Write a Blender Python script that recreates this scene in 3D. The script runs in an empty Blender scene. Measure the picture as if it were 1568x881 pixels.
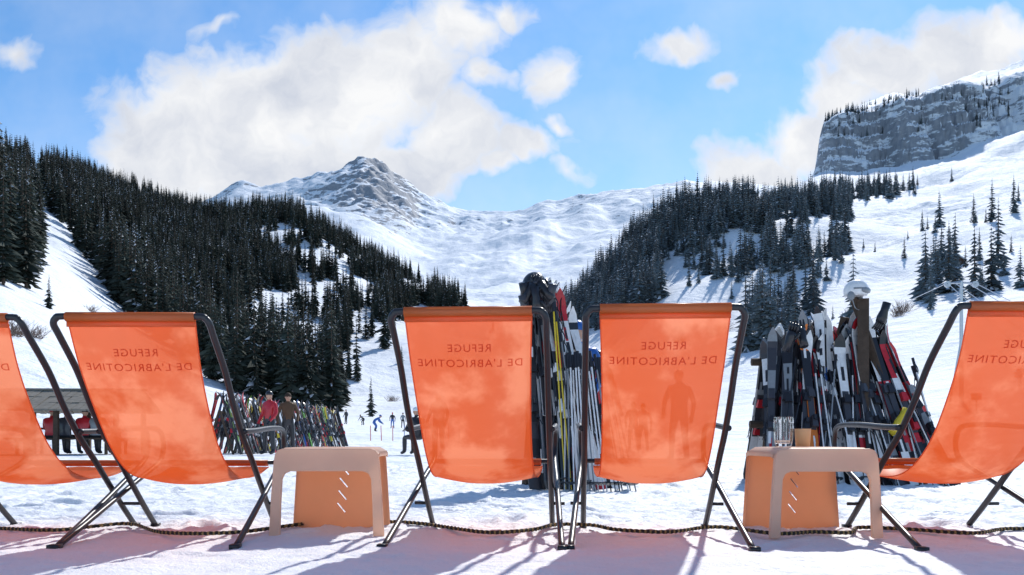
import bpy, math, random
import numpy as np
from mathutils import Vector, Matrix, Quaternion
random.seed(7); rng=np.random.default_rng(7)
sc=bpy.context.scene
EYE=0.45; F=1360.0; CX=784.0; HY=672.0
R=math.radians
# ------------------------------------------------------------ helpers
def mat(name, col, rough=0.7, spec=0.3, metal=0.0, noise=None, bump=0.0, bscale=50):
    m=bpy.data.materials.new(name); m.use_nodes=True
    nt=m.node_tree; b=nt.nodes['Principled BSDF']
    b.inputs['Base Color'].default_value=(*col,1); b.inputs['Roughness'].default_value=rough
    b.inputs['Specular IOR Level'].default_value=spec; b.inputs['Metallic'].default_value=metal
    tc=nt.nodes.new('ShaderNodeTexCoord')
    n=nt.nodes.new('ShaderNodeTexNoise'); n.inputs['Scale'].default_value=noise[0] if noise else 8
    n.inputs['Detail'].default_value=3
    nt.links.new(tc.outputs['Object'],n.inputs['Vector'])
    mx=nt.nodes.new('ShaderNodeMix'); mx.data_type='RGBA'
    k=noise[1] if noise else 0.12
    mx.inputs[6].default_value=(*[c*(1-k) for c in col],1)
    mx.inputs[7].default_value=(*[min(1,c*(1+k)) for c in col],1)
    nt.links.new(n.outputs['Fac'],mx.inputs[0]); nt.links.new(mx.outputs[2],b.inputs['Base Color'])
    if bump>0:
        n2=nt.nodes.new('ShaderNodeTexNoise'); n2.inputs['Scale'].default_value=bscale; n2.inputs['Detail'].default_value=5
        nt.links.new(tc.outputs['Object'],n2.inputs['Vector'])
        bp=nt.nodes.new('ShaderNodeBump'); bp.inputs['Strength'].default_value=bump; bp.inputs['Distance'].default_value=0.02
        nt.links.new(n2.outputs['Fac'],bp.inputs['Height']); nt.links.new(bp.outputs['Normal'],b.inputs['Normal'])
    return m
def mkmesh(name,verts,faces,mats=(),midx=None,smooth=False):
    me=bpy.data.meshes.new(name); me.from_pydata([tuple(v) for v in verts],[],faces)
    for m in mats: me.materials.append(m)
    if midx is not None: me.polygons.foreach_set('material_index',midx)
    if smooth: me.polygons.foreach_set('use_smooth',[True]*len(me.polygons))
    me.update(); return me
def mkobj(name,me,parent=None,loc=None,rot=None):
    o=bpy.data.objects.new(name,me); sc.collection.objects.link(o)
    if parent: o.parent=parent
    if loc: o.location=loc
    if rot: o.rotation_euler=rot
    return o
def empty(name,loc=(0,0,0),rot=(0,0,0)):
    e=bpy.data.objects.new(name,None); e.location=loc; e.rotation_euler=rot; e.empty_display_size=0.1
    sc.collection.objects.link(e); return e
def catmull(P,n=6):
    P=[Vector(p) for p in P]; out=[]
    Q=[P[0]*2-P[1]]+P+[P[-1]*2-P[-2]]
    for i in range(1,len(Q)-2):
        for k in range(n):
            t=k/n; a,b,c,d=Q[i-1],Q[i],Q[i+1],Q[i+2]
            out.append(0.5*((2*b)+(c-a)*t+(2*a-5*b+4*c-d)*t*t+(3*b-a-3*c+d)*t**3))
    out.append(P[-1]); return out
class Geo:
    def __init__(s): s.v=[]; s.f=[]; s.m=[]
    def tube(s,path,r,n=8,mi=0,cap=True):
        path=[Vector(p) for p in path]; k=len(path); base=len(s.v)
        rr=r if isinstance(r,(list,tuple)) else [r]*k
        t0=(path[1]-path[0]).normalized(); up=Vector((0,0,1)) if abs(t0.z)<0.9 else Vector((1,0,0))
        nrm=t0.cross(up).normalized()
        for i in range(k):
            t=(path[min(i+1,k-1)]-path[max(i-1,0)]).normalized()
            nrm=(nrm-t*nrm.dot(t)).normalized(); b=t.cross(nrm)
            for j in range(n):
                a=2*math.pi*j/n; s.v.append(path[i]+(nrm*math.cos(a)+b*math.sin(a))*rr[i])
        for i in range(k-1):
            for j in range(n):
                s.f.append((base+i*n+j,base+i*n+(j+1)%n,base+(i+1)*n+(j+1)%n,base+(i+1)*n+j)); s.m.append(mi)
        if cap:
            s.f.append(tuple(base+j for j in range(n))[::-1]); s.m.append(mi)
            s.f.append(tuple(base+(k-1)*n+j for j in range(n))); s.m.append(mi)
    def box(s,c,d,mi=0,M=None,taper=1.0):
        b=len(s.v)
        for z in (-1,1):
            for y in (-1,1):
                for x in (-1,1):
                    tp=taper if z>0 else 1
                    p=Vector((x*d[0]/2*tp,y*d[1]/2*tp,z*d[2]/2))
                    if M: p=M@p
                    s.v.append(p+Vector(c))
        for f in ((0,2,3,1),(4,5,7,6),(0,1,5,4),(2,6,7,3),(0,4,6,2),(1,3,7,5)):
            s.f.append(tuple(b+i for i in f)); s.m.append(mi)
    def ball(s,c,r,mi=0,nu=12,nv=8,zmin=-1.0):
        b=len(s.v)
        for i in range(nv+1):
            ph=-math.pi/2+math.pi*i/nv
            zz=max(math.sin(ph),zmin)
            for j in range(nu):
                a=2*math.pi*j/nu
                s.v.append(Vector((c[0]+r[0]*math.cos(ph)*math.cos(a),c[1]+r[1]*math.cos(ph)*math.sin(a),c[2]+r[2]*zz)))
        for i in range(nv):
            for j in range(nu):
                s.f.append((b+i*nu+j,b+i*nu+(j+1)%nu,b+(i+1)*nu+(j+1)%nu,b+(i+1)*nu+j)); s.m.append(mi)
    def obj(s,name,mats,parent=None,smooth=False,**k):
        return mkobj(name,mkmesh(name,s.v,s.f,mats,s.m,smooth),parent,**k)
# numpy gradient noise
PERM=rng.permutation(512); G2=np.stack([np.cos(np.arange(512)*2.399),np.sin(np.arange(512)*2.399)],1)
def pn(x,y):
    xi=np.floor(x).astype(np.int64); yi=np.floor(y).astype(np.int64); xf=x-xi; yf=y-yi
    def g(a,b,dx,dy):
        h=PERM[(PERM[a&511]+b)&511]; return G2[h,0]*dx+G2[h,1]*dy
    s=xf*xf*xf*(xf*(xf*6-15)+10); t=yf*yf*yf*(yf*(yf*6-15)+10)
    a=g(xi,yi,xf,yf); b=g(xi+1,yi,xf-1,yf); c=g(xi,yi+1,xf,yf-1); d=g(xi+1,yi+1,xf-1,yf-1)
    return (a*(1-s)+b*s)*(1-t)+(c*(1-s)+d*s)*t
def fbm(x,y,o=5,l=2.05,g=0.5):
    r=np.zeros_like(x); a=1.0
    for i in range(o): r+=a*pn(x+i*17.3,y-i*9.1); x=x*l; y=y*l; a*=g
    return r
def ridged(x,y,o=5):
    r=np.zeros_like(x); a=1.0; 
    for i in range(o): r+=a*(1-2*np.abs(pn(x+i*7.7,y+i*3.3))*1.6); x=x*2.1; y=y*2.1; a*=0.5
    return r/1.9
def sstep(a,b,x):
    t=np.clip((x-a)/(b-a),0,1); return t*t*(3-2*t)
# ------------------------------------------------------------ terrain (image column / row of the ground at set distances)
ST=[]
def st(d,tab): ST.append((d,tab))
st(60,[(-400,590),(0,612),(100,625),(200,645),(300,658),(500,664),(1100,664),(1300,657),(1450,640),(1568,615),(1900,560)])
st(160,[(-400,380),(0,425),(100,480),(200,560),(300,605),(400,630),(500,643),(600,650),(800,652),(1000,643),(1200,610),(1400,575),(1568,530),(1900,480)])
st(350,[(-400,300),(0,335),(100,385),(200,460),(300,525),(400,575),(500,605),(600,612),(700,600),(800,570),(900,552),(1000,540),(1100,520),(1200,492),(1300,460),(1400,435),(1500,405),(1568,390),(1900,330)])
st(600,[(-400,230),(0,262),(100,295),(200,345),(300,395),(400,435),(500,455),(600,490),(700,515),(760,525),(850,500),(900,462),(935,418),(970,380),(1000,360),(1050,335),(1100,325),(1200,325),(1300,330),(1400,322),(1568,292),(1900,240)])
st(900,[(-400,210),(0,250),(100,275),(200,318),(300,342),(400,335),(450,330),(520,365),(600,425),(700,468),(760,490),(850,480),(935,450),(1000,420),(1100,360),(1200,312),(1300,300),(1400,290),(1500,262),(1568,250),(1900,190)])
st(1300,[(-400,330),(0,350),(300,380),(400,385),(520,410),(600,440),(700,458),(760,458),(850,452),(935,430),(1000,400),(1100,350),(1200,298),(1255,264),(1300,264),(1400,250),(1450,243),(1500,225),(1530,210),(1568,198),(1900,130)])
st(1360,[(-400,330),(0,350),(300,380),(400,385),(520,410),(600,440),(700,457),(760,456),(850,450),(935,428),(1000,400),(1100,350),(1200,300),(1248,270),(1258,190),(1275,182),(1300,168),(1345,162),(1400,152),(1470,132),(1500,134),(1568,120),(1900,50)])
st(1700,[(-400,360),(0,370),(300,385),(400,385),(520,405),(600,425),(700,440),(800,440),(935,420),(1000,395),(1100,350),(1200,320),(1250,300),(1258,188),(1300,162),(1345,155),(1400,146),(1440,132),(1500,110),(1568,95),(1900,20)])
st(2200,[(-400,420),(200,400),(300,385),(400,368),(500,365),(600,388),(650,405),(700,392),(740,404),(800,385),(850,396),(900,380),(1000,372),(1100,345),(1200,330),(1568,300),(1900,280)])
st(3000,[(-400,420),(200,350),(290,335),(350,318),(440,318),(500,308),(560,302),(600,325),(650,356),(700,360),(750,352),(800,358),(830,335),(870,345),(930,322),(1000,308),(1100,303),(1900,303)])
st(3600,[(-400,400),(200,338),(290,320),(330,302),(350,287),(370,279),(400,290),(440,281),(500,262),(530,255),(545,247),(575,248),(600,265),(650,300),(700,323),(750,328),(800,325),(830,309),(870,306),(930,293),(1000,281),(1050,273),(1100,280),(1200,290),(1900,290)])
st(4600,[(-400,560),(1900,560)])
st(9000,[(-400,640),(1900,640)])
TP=np.arange(-400,1904,4.0)
def gsm(a,s):
    k=np.arange(-12,13); w=np.exp(-k**2/(2*s*s)); w/=w.sum()
    return np.convolve(np.pad(a,12,mode='edge'),w,'valid')
DS=[-100.,34.]; TB=[np.zeros_like(TP),np.zeros_like(TP)]
for d,tab in ST:
    a=np.interp(TP,[t[0] for t in tab],[t[1] for t in tab]); a=gsm(a,0.8 if d in(1360,1700) else (1.0 if d==3600 else 3.5))
    DS.append(float(d)); TB.append(EYE+(HY-a)/F*d)
DS=np.array(DS); TB=np.array(TB)
PX0,PX1,PY0,PY1=-7.5,7.5,1.4,15.0
def terr(X,Y,detail=True):
    X=np.asarray(X,float); Y=np.asarray(Y,float)
    D=np.maximum(Y,12.0); far=sstep(60,400,D)
    wob=pn(np.log(D)*7+3,X/D*9)*16+pn(np.log(D)*22,X/D*25)*7
    px=CX+F*X/D+wob*far*(1-sstep(2600,3400,D)*.75)*(1-0.8*sstep(1200,1300,D)*(1-sstep(1700,2000,D)))
    inC=sstep(1240,1262,CX+F*X/D)
    Dw=Y*(1+far*0.06*pn(X/D*8+5,np.log(D)*5)*(1-sstep(1100,1250,D)*(1-sstep(1750,2000,D)))*(1-sstep(3000,3500,D)))
    butt=fbm(X/55,Y/400,5,g=.6)
    Dw=Dw+inC*sstep(1250,1300,D)*(1-sstep(1380,1450,D))*butt*34
    k=np.clip(np.searchsorted(DS,Dw)-1,0,len(DS)-2)
    fi=np.clip((px-TP[0])/4.0,0,len(TP)-1.001); i0=fi.astype(int); ft=fi-i0
    za=TB[k,i0]*(1-ft)+TB[k,i0+1]*ft; zb=TB[k+1,i0]*(1-ft)+TB[k+1,i0+1]*ft
    t=np.clip((Dw-DS[k])/(DS[k+1]-DS[k]),0,1)
    st_=(k==7)&(CX+F*X/D>1245)
    nst=5.0; tt=t*nst+pn(X/70,Y/300)*.9; tl=np.floor(tt)+sstep(.45,.95,tt-np.floor(tt)); t=np.where(st_,np.clip(tl/nst,0,1)*.75+t*.25,t)
    z=za*(1-t)+zb*t
    if detail:
        z=z+far*fbm(X/90,Y/90,5)*np.minimum(0.011*D,9)*1.0
        z=z+sstep(25,60,Y)*fbm(X/14,Y/14,4)*0.22
        pk=sstep(2300,3200,D)
        pw=np.exp(-((CX+F*X/D-570)/95)**2)
        z=z+pk*(ridged(X/420+2,Y/420,6)-0.35)*(24+20*pw)+pk*fbm(X/60,Y/60,4)*(6+7*pw)
        z=z+pk*pw*(ridged(X/130+9,Y/200,4)-.45)*20
        bw=sstep(1350,1700,D)*(1-sstep(3300,3600,D)); z=z+bw*(ridged(X/260+4,Y/330+1,5)-.4)*17*sstep(600,720,CX+F*X/D)
        sm=sstep(650,1200,D)*(1-pk); z=z+sm*fbm(X/250,Y/250,6,g=.55)*10
        rs=sstep(1250,1400,CX+F*X/D)*sstep(200,500,D)*(1-sstep(1150,1280,D)); z=z+rs*fbm(X/32,Y/60,5,g=.6)*3.0
    ins=sstep(0,.8,X-PX0)*sstep(0,.8,PX1-X)*sstep(0,.8,Y-PY0)*sstep(0,.8,PY1-Y)
    return z-0.10*ins
def grid_mesh(name,X,Y,Z,mats):
    nr,nc=X.shape; me=bpy.data.meshes.new(name)
    me.vertices.add(nr*nc); me.vertices.foreach_set('co',np.stack([X,Y,Z],-1).astype(np.float32).ravel())
    idx=np.arange(nr*nc).reshape(nr,nc)
    q=np.stack([idx[:-1,:-1],idx[:-1,1:],idx[1:,1:],idx[1:,:-1]],-1).reshape(-1,4)
    me.loops.add(q.size); me.polygons.add(len(q)); me.loops.foreach_set('vertex_index',q.ravel().astype(np.int32))
    me.polygons.foreach_set('loop_start',np.arange(0,q.size,4,dtype=np.int32))
    me.polygons.foreach_set('loop_total',np.full(len(q),4,dtype=np.int32))
    me.update(calc_edges=True); me.polygons.foreach_set('use_smooth',[True]*len(q))
    for m in mats: me.materials.append(m)
    me.update(); return me
def terrain_mat():
    m=bpy.data.materials.new('mountain_snow'); m.use_nodes=True; nt=m.node_tree; N=nt.nodes; L=nt.links
    b=N['Principled BSDF']; b.inputs['Roughness'].default_value=.75; b.inputs['Specular IOR Level'].default_value=.15
    g=N.new('ShaderNodeNewGeometry')
    at=N.new('ShaderNodeAttribute'); at.attribute_name='rock'
    n=N.new('ShaderNodeTexNoise'); n.inputs['Scale'].default_value=.03; n.inputs['Detail'].default_value=7; n.inputs['Roughness'].default_value=.68
    mp=N.new('ShaderNodeMapping'); mp.inputs['Scale'].default_value=(1,1,3.2); L.new(g.outputs['Position'],mp.inputs[0]); L.new(mp.outputs[0],n.inputs['Vector'])
    a=N.new('ShaderNodeMath'); a.operation='MULTIPLY_ADD'; L.new(n.outputs['Fac'],a.inputs[0]); a.inputs[1].default_value=1.7; a.inputs[2].default_value=-.85
    s=N.new('ShaderNodeMath'); s.operation='ADD'; L.new(a.outputs[0],s.inputs[0]); L.new(at.outputs['Fac'],s.inputs[1])
    r=N.new('ShaderNodeMapRange'); r.interpolation_type='SMOOTHSTEP'; L.new(s.outputs[0],r.inputs[0]); r.inputs[1].default_value=.44; r.inputs[2].default_value=.56
    n3=N.new('ShaderNodeTexNoise'); n3.inputs['Scale'].default_value=.12; n3.inputs['Detail'].default_value=4; L.new(g.outputs['Position'],n3.inputs['Vector'])
    rc=N.new('ShaderNodeMix'); rc.data_type='RGBA'; rc.inputs[6].default_value=(.17,.19,.22,1); rc.inputs[7].default_value=(.42,.43,.46,1); L.new(n3.outputs['Fac'],rc.inputs[0])
    mx=N.new('ShaderNodeMix'); mx.data_type='RGBA'; mx.inputs[6].default_value=(.81,.845,.89,1); L.new(rc.outputs[2],mx.inputs[7]); L.new(r.outputs[0],mx.inputs[0])
    L.new(mx.outputs[2],b.inputs['Base Color'])
    n4=N.new('ShaderNodeTexNoise'); n4.inputs['Scale'].default_value=.07; n4.inputs['Detail'].default_value=8; n4.inputs['Roughness'].default_value=.64; L.new(g.outputs['Position'],n4.inputs['Vector'])
    bp=N.new('ShaderNodeBump'); bp.inputs['Strength'].default_value=.6; bp.inputs['Distance'].default_value=5; L.new(n4.outputs['Fac'],bp.inputs['Height']); L.new(bp.outputs[0],b.inputs['Normal'])
    return m
rows=np.concatenate([np.arange(-30,16,.6),np.geomspace(16,9000,430),np.linspace(1250,1420,130),np.linspace(1700,2900,60),np.linspace(2900,3750,120),np.linspace(560,660,25)])
rows=np.unique(np.round(rows,2)); cols=np.unique(np.concatenate([np.linspace(-1.15,1.15,720),np.linspace(.33,.62,110),np.linspace(-.35,.05,60)]))
Y,U=np.meshgrid(rows,cols,indexing='ij'); X=U*np.sqrt(np.maximum(Y,0)**2+12**2)
Z=terr(X,Y)
tm=grid_mesh('terrain',X,Y,Z,[terrain_mat()])
dzy=np.gradient(Z,axis=0)/np.maximum(np.gradient(Y,axis=0),1e-3); dzx=np.gradient(Z,axis=1)/np.maximum(np.gradient(X,axis=1),1e-3)
slope=np.sqrt(dzy**2+dzx**2)
PXG=CX+F*X/np.maximum(Y,12)
rock=sstep(.8,1.7,slope)*.55*sstep(900,1200,Y)
rock=np.maximum(rock,sstep(.48,1.15,slope)*.53*sstep(2500,3000,Y))
pkm=(Y>2500)&(Y<3750)
rock+=np.where(pkm,.36*np.exp(-((PXG-588)/38)**2)+.15*np.exp(-((PXG-530)/40)**2)+.14*np.exp(-((PXG-360)/22)**2)+.14*np.exp(-((PXG-900)/60)**2),0)
rock-=np.where(Y<1000,.4,0)
cl=(Y>1255)&(Y<1400)&(PXG>1248)
rock=np.where(cl,np.minimum(rock*1.1+.04,.62)-.16*sstep(1470,1540,PXG)-.03,rock)
at=tm.attributes.new('rock','FLOAT','POINT'); at.data.foreach_set('value',rock.astype(np.float32).ravel())
mkobj('snowy_mountain_terrain',tm)
def tz(x,y): return float(terr(np.array([x]),np.array([y]))[0])
# near snow field
def snow_mat():
    m=bpy.data.materials.new('trodden_snow'); m.use_nodes=True; nt=m.node_tree; N=nt.nodes; L=nt.links
    b=N['Principled BSDF']; b.inputs['Roughness'].default_value=.6; b.inputs['Specular IOR Level'].default_value=.25
    g=N.new('ShaderNodeNewGeometry')
    n=N.new('ShaderNodeTexNoise'); n.inputs['Scale'].default_value=1.3; n.inputs['Detail'].default_value=4; L.new(g.outputs['Position'],n.inputs['Vector'])
    mx=N.new('ShaderNodeMix'); mx.data_type='RGBA'; mx.inputs[6].default_value=(.80,.815,.84,1); mx.inputs[7].default_value=(.90,.91,.93,1); L.new(n.outputs['Fac'],mx.inputs[0]); L.new(mx.outputs[2],b.inputs['Base Color'])
    n2=N.new('ShaderNodeTexNoise'); n2.inputs['Scale'].default_value=42; n2.inputs['Detail'].default_value=5; n2.inputs['Roughness'].default_value=.72; L.new(g.outputs['Position'],n2.inputs['Vector'])
    bp=N.new('ShaderNodeBump'); bp.inputs['Strength'].default_value=.6; bp.inputs['Distance'].default_value=.02; L.new(n2.outputs['Fac'],bp.inputs['Height']); L.new(bp.outputs[0],b.inputs['Normal'])
    return m
SM=snow_mat()
xs=np.linspace(PX0,PX1,700); ys=np.concatenate([np.linspace(PY0,6.5,340),np.linspace(6.52,PY1,260)])
Y,X=np.meshgrid(ys,xs,indexing='ij')
amp=.42+.50*sstep(3.9,4.6,Y)
H=fbm(X*1.1,Y*1.1,3)*.026+amp*(fbm(X*5.5,Y*5.5,5,g=.62)*.022+np.abs(fbm(X*11,Y*11,3))*.020)
for i in range(1000):
    fx=rng.uniform(PX0,PX1); fy=rng.uniform(4.3,PY1) if i>60 else rng.uniform(2,4.2)
    an=rng.uniform(0,3.14); ca,sa=math.cos(an),math.sin(an); sz=rng.uniform(.6,1.15)
    j0,j1=np.searchsorted(ys,[fy-.5,fy+.5]); i0,i1=np.searchsorted(xs,[fx-.5,fx+.5])
    dx=X[j0:j1,i0:i1]-fx; dy=Y[j0:j1,i0:i1]-fy; p=(dx*ca+dy*sa)/(.13*sz); q=(-dx*sa+dy*ca)/(.055*sz); rr=p*p+q*q
    H[j0:j1,i0:i1]+=sz*(-.028*np.exp(-rr**2)+.013*np.exp(-(np.sqrt(rr)-1.5)**2*4))*(1 if fy>4 else .35)
edge=sstep(0,.6,X-PX0)*sstep(0,.6,PX1-X)*sstep(0,.4,Y-PY0)*sstep(0,.6,PY1-Y)
Z=-.05+edge*(.045+H)
mkobj('snow_field',grid_mesh('snow_field',X,Y,Z,[SM]))
# ------------------------------------------------------------ trees
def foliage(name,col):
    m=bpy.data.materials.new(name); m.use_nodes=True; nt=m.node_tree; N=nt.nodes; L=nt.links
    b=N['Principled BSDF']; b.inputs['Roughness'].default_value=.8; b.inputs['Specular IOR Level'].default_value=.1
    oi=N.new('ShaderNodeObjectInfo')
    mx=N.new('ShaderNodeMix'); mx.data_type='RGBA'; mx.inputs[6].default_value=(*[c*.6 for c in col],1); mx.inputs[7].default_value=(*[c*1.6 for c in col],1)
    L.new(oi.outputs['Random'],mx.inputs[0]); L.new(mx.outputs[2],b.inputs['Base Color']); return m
F_dark=foliage('spruce_needles',(.040,.050,.040)); F_haze=foliage('spruce_needles_hazed',(.12,.15,.165))  # right-hand trees: bluish haze put into the needle colour
M_bark=mat('bark',(.09,.065,.05),.9); M_tsnow=mat('snow_on_branches',(.60,.64,.70),.7)
def spruce(name,seed,fol,levels=24,nb=9,snow=.1,wr=.17):
    rd=random.Random(seed); g=Geo(); 
    g.tube([(0,0,-.05),(0,0,.3),(0.002,0,.7),(0,0,.99)],[.013,.011,.006,.001],5,1)
    lob=[rd.uniform(.65,1.18) for _ in range(8)]
    for l in range(levels):
        h=.08+.91*(l/(levels-1))**1.02
        rad=wr*((1-h)**.78)+.008
        rad*=rd.uniform(.72,1.14)
        n=max(4,int(nb*(1-h*.45)))
        a0=rd.random()*6.28
        for k in range(n):
            a=a0+6.283*k/n+rd.uniform(-.3,.3); r=rad*rd.uniform(.55,1.2)*lob[int((a%6.283)/6.284*8)]; dr=rd.uniform(.2,.6)
            if rd.random()<.10: continue
            sn_=rd.random()<snow
            for s in (-.45,0,.45):
                aa=a+s*rd.uniform(.7,1.2); rl=r*(1 if s==0 else rd.uniform(.5,.85)); w=rl*rd.uniform(.14,.22)
                c,sn=math.cos(aa),math.sin(aa); z0=h+rd.uniform(-.006,.006)
                def P(rr,ww,zz): return Vector((c*rr-sn*ww,sn*rr+c*ww,zz))
                b=len(g.v)
                g.v+= [P(.002,0,z0+.008),P(rl*.55,w,z0-dr*rl*.62-w*.5),P(rl*.6,0,z0-dr*rl*.42),P(rl*.55,-w,z0-dr*rl*.62-w*.5),P(rl,0,z0-dr*rl*.95)]
                g.f+=[(b,b+1,b+2),(b,b+2,b+3),(b+2,b+1,b+4),(b+2,b+4,b+3)]; g.m+=[2 if sn_ else 0,2 if sn_ else 0,2 if (sn_ and s==0) else 0,0]
    return mkmesh(name,g.v,g.f,[fol,M_bark,M_tsnow],g.m)
polyL1=[(-380,250),(-380,420),(0,428),(62,428),(66,340),(50,270),(0,255)]
polyL2=[(62,262),(70,320),(100,345),(130,395),(190,478),(260,540),(330,585),(380,612),(470,636),(520,632),(545,585),(600,575),(596,505),(640,482),(718,478),(700,462),(650,440),(600,415),(520,352),(450,318),(400,322),(300,330),(200,306),(100,268)]
polyC=[(852,505),(850,475),(900,450),(935,415),(1005,425),(1015,465),(960,490),(900,510)]
polyD=[(935,425),(960,380),(1000,352),(1050,325),(1110,315),(1160,312),(1140,340),(1080,345),(1030,380),(1000,430),(960,440)]
polyD2=[(1020,400),(1110,318),(1300,300),(1310,400),(1270,420),(1250,470),(1170,500),(1130,440),(1060,415)]
polyE=[(1130,315),(1250,290),(1410,280),(1408,300),(1300,312),(1200,330)]
polyF=[(1408,440),(1440,415),(1520,418),(1532,445),(1440,478),(1410,478)]
polyG=[(1130,560),(1150,470),(1250,470),(1230,560)]
polyS=[(1310,420),(1320,330),(1568,300),(1568,470),(1300,560),(1250,560)]
polyK=[(1262,178),(1400,150),(1500,132),(1568,122),(1568,170),(1500,200),(1400,205),(1270,215)]
def inpoly(px,py,P):
    r=np.zeros(px.shape,bool); n=len(P)
    for i in range(n):
        x1,y1=P[i]; x2,y2=P[(i+1)%n]
        if y1==y2: continue
        c=((y1>py)!=(y2>py))&(px<(x2-x1)*(py-y1)/(y2-y1)+x1); r^=c
    return r
def scatter(poly,d0,d1,n,dens=-.15,nscale=70,umin=-.9,umax=.9):
    px_=[p[0] for p in poly]; ulo=max(umin,(min(px_)-CX)/F); uhi=min(umax,(max(px_)-CX)/F)
    y=np.sqrt(rng.uniform(d0*d0,d1*d1,n)); u=rng.uniform(ulo,uhi,n); x=u*y; z=terr(x,y)
    px=CX+F*u; py=HY-F*(z-EYE)/y
    k=inpoly(px+6*pn(x/9,y/9),py+8*pn(x/9,y/9+7),poly)&(fbm(x/nscale+11,y/nscale,3,g=.7)+rng.normal(0,.08,n)>dens)
    return np.stack([x[k],y[k],z[k]],1)
def forest(name,pts,child_mesh,h0,h1,kid='spruce'):
    n=len(pts)
    if n==0: return
    h=rng.uniform(h0,h1,n)*np.where(rng.random(n)<.3,rng.uniform(.4,.75,n),1)*(1+.35*pn(pts[:,0]/40,pts[:,1]/40)); a=rng.uniform(0,6.28,n)
    vs=[]
    for k in range(4):
        ang=a+k*math.pi/2+math.pi/4; r=h/math.sqrt(2)
        vs.append(np.stack([pts[:,0]+np.cos(ang)*r,pts[:,1]+np.sin(ang)*r,pts[:,2]-.3+np.zeros(n)],1))
    V=np.stack(vs,1).reshape(-1,3)
    me=bpy.data.meshes.new(name); me.from_pydata(V.tolist(),[],[(4*i,4*i+1,4*i+2,4*i+3) for i in range(n)])
    o=mkobj(name,me); o.instance_type='FACES'; o.use_instance_faces_scale=True; o.instance_faces_scale=1.0
    o.show_instancer_for_render=False; o.show_instancer_for_viewport=False
    mkobj(kid,child_mesh,o)
TA=[spruce('spruce_a',1,F_dark,26,10,.06,.165),spruce('spruce_b',2,F_dark,22,10,.12,.19),spruce('spruce_c',3,F_dark,20,9,.03,.15)]
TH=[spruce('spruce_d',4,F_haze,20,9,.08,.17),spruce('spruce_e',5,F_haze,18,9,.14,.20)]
left=np.concatenate([scatter(polyL1,110,700,4500,-.5),scatter(polyL2,130,1000,15500,-.34,55)])
pxl=CX+F*left[:,0]/left[:,1]; pyl=HY-F*(left[:,2]-EYE)/left[:,1]
clr=(fbm(left[:,0]/38+3,left[:,1]/55,3,g=.7)<.08-.32*(1-sstep(300,420,pxl)))&(pyl>345)
for cx,cy,rx,ry in [(475,392,46,11),(440,470,36,17),(560,448,26,15),(385,500,14,38),(560,520,24,48),(415,365,20,9),(600,570,34,38),(470,560,18,24),(520,400,18,8)]:
    clr|=(((pxl-cx)/rx)**2+((pyl-cy)/ry)**2<1)&(rng.random(len(left))<.92)
left=left[~clr]
for i in range(3): forest('spruce_forest',left[i::3],TA[i],16,28)
right=np.concatenate([scatter(polyC,330,640,1800,-.2),scatter(polyD,380,660,1900,-.4,50),scatter(polyD2,380,900,3000,.03,32),scatter(polyG,250,600,420,.02,30),scatter(polyE,650,1250,1300,-.10,40),scatter(polyF,200,520,110,-.1,30),scatter(polyS,240,900,150,.15,30)])
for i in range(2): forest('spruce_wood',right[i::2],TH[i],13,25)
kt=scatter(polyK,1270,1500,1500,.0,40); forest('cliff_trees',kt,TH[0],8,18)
def lone(px,d,h,m): 
    x=(px-CX)/F*d; o=mkobj('spruce_tree',m,None,(x,d,tz(x,d)-.3)); o.scale=(h,h,h); o.rotation_euler=(0,0,random.random()*6)
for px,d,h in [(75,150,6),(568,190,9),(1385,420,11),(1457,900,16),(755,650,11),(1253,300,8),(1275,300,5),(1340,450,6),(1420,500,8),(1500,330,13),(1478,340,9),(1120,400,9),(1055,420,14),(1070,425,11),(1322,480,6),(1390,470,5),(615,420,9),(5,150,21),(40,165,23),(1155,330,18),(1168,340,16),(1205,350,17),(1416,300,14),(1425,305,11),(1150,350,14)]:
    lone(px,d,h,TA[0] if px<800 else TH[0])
M_twig=mat('bare_twigs',(.16,.11,.09),.9)
def shrub(seed):
    g=Geo(); rd=random.Random(seed)
    for i in range(60):
        a=rd.random()*6.28; e=rd.uniform(.35,1.4); L=rd.uniform(.5,1)
        p=Vector((rd.uniform(-.3,.3),rd.uniform(-.3,.3),-.05)); d=Vector((math.cos(a)*math.cos(e),math.sin(a)*math.cos(e),math.sin(e)))
        q=p+d*L*.5; g.tube([p,q,q+(d+Vector((rd.uniform(-.3,.3),rd.uniform(-.3,.3),.1)))*L*.5],[.012,.008,.003],3)
        for k in range(3):
            w=p+d*L*rd.uniform(.3,.8); g.tube([w,w+(d+Vector((rd.uniform(-.8,.8),rd.uniform(-.8,.8),.2)))*L*.3],[.006,.002],3)
    return mkmesh('shrub',g.v,g.f,[M_twig],g.m)
SH=[shrub(1),shrub(2)]
for px,d,s in [(30,95,3),(55,98,2.4),(20,92,2.2),(1380,260,6),(1095,350,7),(1110,360,6),(1040,340,5),(1375,250,4),(1300,290,5),(600,300,4),(140,200,3)]:
    x=(px-CX)/F*d; o=mkobj('bare_shrub',random.choice(SH),None,(x,d,tz(x,d))); o.scale=(s,s,s*.7)
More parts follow.
